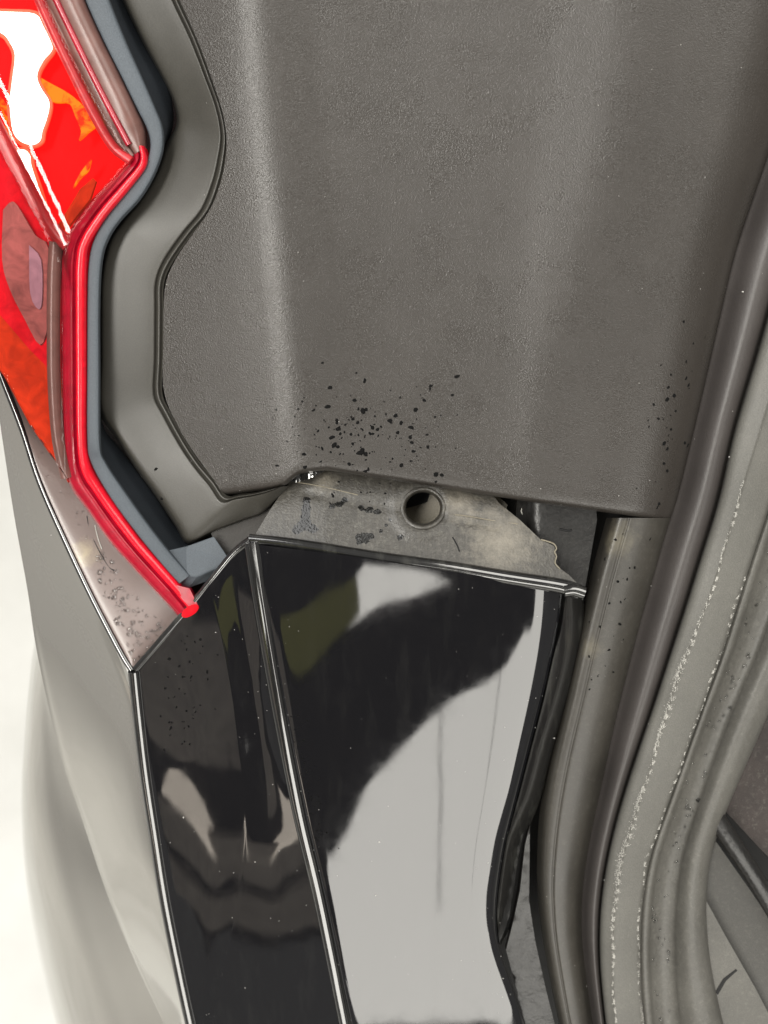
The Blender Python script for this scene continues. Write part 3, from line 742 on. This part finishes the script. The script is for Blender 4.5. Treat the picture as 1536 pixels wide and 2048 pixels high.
for _ in range(26):
    v = rng.uniform(1060, 1400); u = ip(c1, v) + rng.uniform(10, 90); sp.append((u, v, zat(['lower_flange'], u, v)[1], rng.uniform(1.2, 3.6)))
for _ in range(60):
    u, v = rng.normal(370, 28), rng.uniform(1270, 1500); sp.append((u, v, zat(['corner_face'], u, v)[1], rng.uniform(1, 3)))
for _ in range(90):
    v = rng.uniform(1420, 1700); u = ip(CA, v) + 20 + abs(rng.normal(0, 16)); sp.append((u, v, zat(['rear_face'], u, v)[1], rng.uniform(.8, 2)))
loose(domes('dirt_spots', sp, M['spot'], .1, 9, .22), 'dark dirty splash spots on the grey pillar panel above the bumper', 'dirt spots')
sp = []
allow = ['pillar_panel', 'rear_face', 'corner_face', 'lamp_surround_moulding', 'lower_flange', 'folded_lip', 'sealing_lip', 'quarter_skin', 'side_return']
for nme, k in zip(allow, [60, 80, 45, 8, 14, 8, 10, 14, 6]):
    B = SURF[nme]; B = B.reshape(-1, 3); B = B[(B[:, 0] > 5) & (B[:, 0] < 1530) & (B[:, 1] > 5) & (B[:, 1] < 2043)]
    for i in rng.integers(0, len(B), k):
        sp.append((B[i, 0], B[i, 1], B[i, 2], float(rng.choice([.55, .8, 1.1, 1.9], p=[.45, .35, .16, .04]))))
loose(domes('dust_specks', sp, M['dust'], .5, 5, .4), 'tiny white dust specks scattered over the gloss black bumper and panels', 'dust specks')
# residue left along the rubber seal
def ragged(name, curve, v0, v1, wid, gaps, du=0, mat='chalk'):
    V = []; F = []; v = v0; prev = None
    ph = rng.uniform(0, 9, 4)
    while v < v1:
        wv = wid(v) * (.55 + .45 * math.sin(v * .11 + ph[0]) * math.sin(v * .037 + ph[1])) * rng.uniform(.4, 1.5)
        if rng.random() < gaps: prev = None; v += rng.uniform(3, 10); continue
        u = float(ip(curve, v)) + du + 2.0 * math.sin(v * .05 + ph[2]) + rng.uniform(-.8, .8)
        z = zat(['sealing_lip'], u, v)[1]; b = len(V)
        V += [W([u - wv, v, z + .4]), W([u, v, z + 1.6]), W([u + wv, v, z + .4])]
        if prev is not None: F += [(prev, b, b + 1, prev + 1), (prev + 1, b + 1, b + 2, prev + 2)]
        prev = b; v += 3.0
    o = mesh(name, V, F, M[mat], seal); return o
def powder(curve, v0, v1, n, wid, dens):
    sp = []
    while len(sp) < n:
        v = rng.uniform(v0, v1)
        if rng.random() > dens(v): continue
        u = float(ip(curve, v)) + 2.0 * math.sin(v * .05) + rng.normal(0, wid(v))
        sp.append((u, v, zat(['sealing_lip'], u, v)[1], float(rng.uniform(.35, 1.1))))
    o = domes('chalky_powder', sp, M['chalk'], .3, 5, .4, parent=seal, lift=0); o['kind'] = 'stuff'
powder(c4, 960, 2070, 6000, lambda v: 1.2 + 2.2 * math.exp(-((v - 1370) / 110) ** 2) + 2.6 * math.exp(-((v - 1700) / 130) ** 2), lambda v: .35 + .3 * math.sin(v * .06) * math.sin(v * .017) + .5 * math.exp(-((v - 1380) / 130) ** 2) + .4 * math.exp(-((v - 1720) / 150) ** 2))
powder(c5, 1150, 2070, 1800, lambda v: 1.1, lambda v: .5 + .5 * math.sin(v * .05) * math.sin(v * .013))
sp = []
for _ in range(120):
    v = rng.uniform(1100, 2048); u = ip(c5, v) + rng.uniform(24, 62); sp.append((u, v, zat(['pitted_channel'], u, v)[1], float(rng.choice([1.6, 2.4, 3.4, 5]))))
loose(domes('seal_drops', sp, M['water'], .5, 7), 'small water beads in the channel of the grey rubber seal', 'water drops')
# wet stains and marks on the unpainted ledge
def film(name, ol, zf, mat, parent, dz=.7):
    ol = cr(np.array(ol + ol[:1], float), 3)[:-1]
    return patch(name, [tuple(p) for p in ol], lambda x, y: zf(x, y) + dz, M[mat], parent, step=7, skirt=1.2)
tube('parting_line', [(586, 963, zL(586, 963)), (640, 972, zL(640, 972)), (716, 990, zL(716, 990))], 1.1, M['tan'], bumper)
tube('parting_line', [(884, 1030, zL(884, 1030)), (920, 1030, zL(920, 1030)), (980, 1040, zL(980, 1040)), (1036, 1048, zL(1036, 1048))], 1.1, M['tan'], bumper)
tube('scratch', [(905, 1074, zL(905, 1074)), (914, 1090, zL(914, 1090)), (919, 1103, zL(919, 1103))], 1.5, M['black'], bumper)
zS = lambda x, y: zat(['lamp_shelf'], x, y)[1]
tube('scratch', [(x, y, zS(x, y)) for x, y in [(174,1032),(180,1062),(200,1105),(218,1134),(230,1142)]], 1.3, M['black'], bumper)
tube('scratch', [(x, y, zS(x, y)) for x, y in [(190,1050),(196,1076),(204,1098)]], 1.2, M['chalk'], bumper)

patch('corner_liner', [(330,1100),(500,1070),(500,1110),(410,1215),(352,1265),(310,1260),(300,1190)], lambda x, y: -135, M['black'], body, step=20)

def clear_lens():
    m = bpy.data.materials.new('clear_outer_lens'); m.use_nodes = True; nt = m.node_tree; nt.nodes.clear()
    o = nt.nodes.new('ShaderNodeOutputMaterial'); mx = nt.nodes.new('ShaderNodeMixShader'); tr = nt.nodes.new('ShaderNodeBsdfTransparent'); gl = nt.nodes.new('ShaderNodeBsdfGlossy')
    fr = nt.nodes.new('ShaderNodeFresnel'); fr.inputs[0].default_value = 1.5
    tr.inputs[0].default_value = (1, .93, .92, 1); gl.inputs['Roughness'].default_value = .04
    bp = nt.nodes.new('ShaderNodeBump'); bp.inputs['Strength'].default_value = .2; bp.inputs['Distance'].default_value = 10 * U
    nt.links.new(noise(nt, tc(nt), .012, 2, .5), bp.inputs['Height'])
    nt.links.new(bp.outputs[0], gl.inputs['Normal']); nt.links.new(bp.outputs[0], fr.inputs['Normal'])
    nt.links.new(fr.outputs[0], mx.inputs[0]); nt.links.new(tr.outputs[0], mx.inputs[1]); nt.links.new(gl.outputs[0], mx.inputs[2]); nt.links.new(mx.outputs[0], o.inputs[0])
    return m
patch('outer_lens', [(-70,-70),(60,-70),(118,60),(180,180),(262,318),(200,390),(140,470),(128,560),(126,700),(128,860),(136,962),(60,850),(8,752),(-70,650)], lambda x, y: float(zb(y)) + 14 + .13 * (262 - x) - 9 * math.exp(-((x - 30 - .48 * (y - 300)) / 26) ** 2), clear_lens(), lamp, step=6.5, skirt=10, sharp=None)
# thin rails added under the soft light to mirror as faint lines in the bumper
for xx in (900, 2250):
    b0 = []
    for dx, dz in ((-13, 0), (13, 0), (13, 30), (-13, 30)):
        for yy in (-11500, -3000): b0.append(L2W(np.array([xx + dx, yy, 7400 + dz], float)))
    o = mesh('ceiling_rail', b0, [(0, 2, 3, 1), (2, 4, 5, 3), (4, 6, 7, 5), (6, 0, 1, 7), (0, 6, 4, 2), (1, 3, 5, 7)], M['carpet'], None, smooth=False)
    o['label'] = 'thin dark ceiling rail hung under the overhead light, ' + ('nearer the tail lamp' if xx < 1000 else 'nearer the door seal'); o['category'] = 'rail'; o['group'] = 'ceiling rails'

tube('torn_edge', [(x, y, zL(x, y) + dz) for x, y, dz in [(1082,1079,0),(1096,1083,2),(1108,1088,1),(1113,1097,3),(1109,1104,1),(1113,1113,2),(1110,1126,0),(1120,1138,1)]], 1.6, M['tan'], bumper, m=3)
patch('rubber_plug', [(578,962),(590,948),(606,940),(630,937),(650,941),(636,950),(612,960),(592,965)], lambda x, y: -22 + 6 * math.exp(-((x - 610) / 9) ** 2) - 3 * math.sin(x * .4), M['piano_edge'], body, step=5, skirt=8)
for pts in ([(1044,1010),(1042,1022),(1046,1036)], [(1120,1058),(1136,1062),(1144,1060)]):
    tube('scuff', [(x, y, -70 - 22 * math.exp(-((x - 1050) / 12) ** 2) - .12 * (y - 1000) + 1) for x, y in pts], 2.2, M['chalk' if pts[0][0] < 1100 else 'black'], bumper)
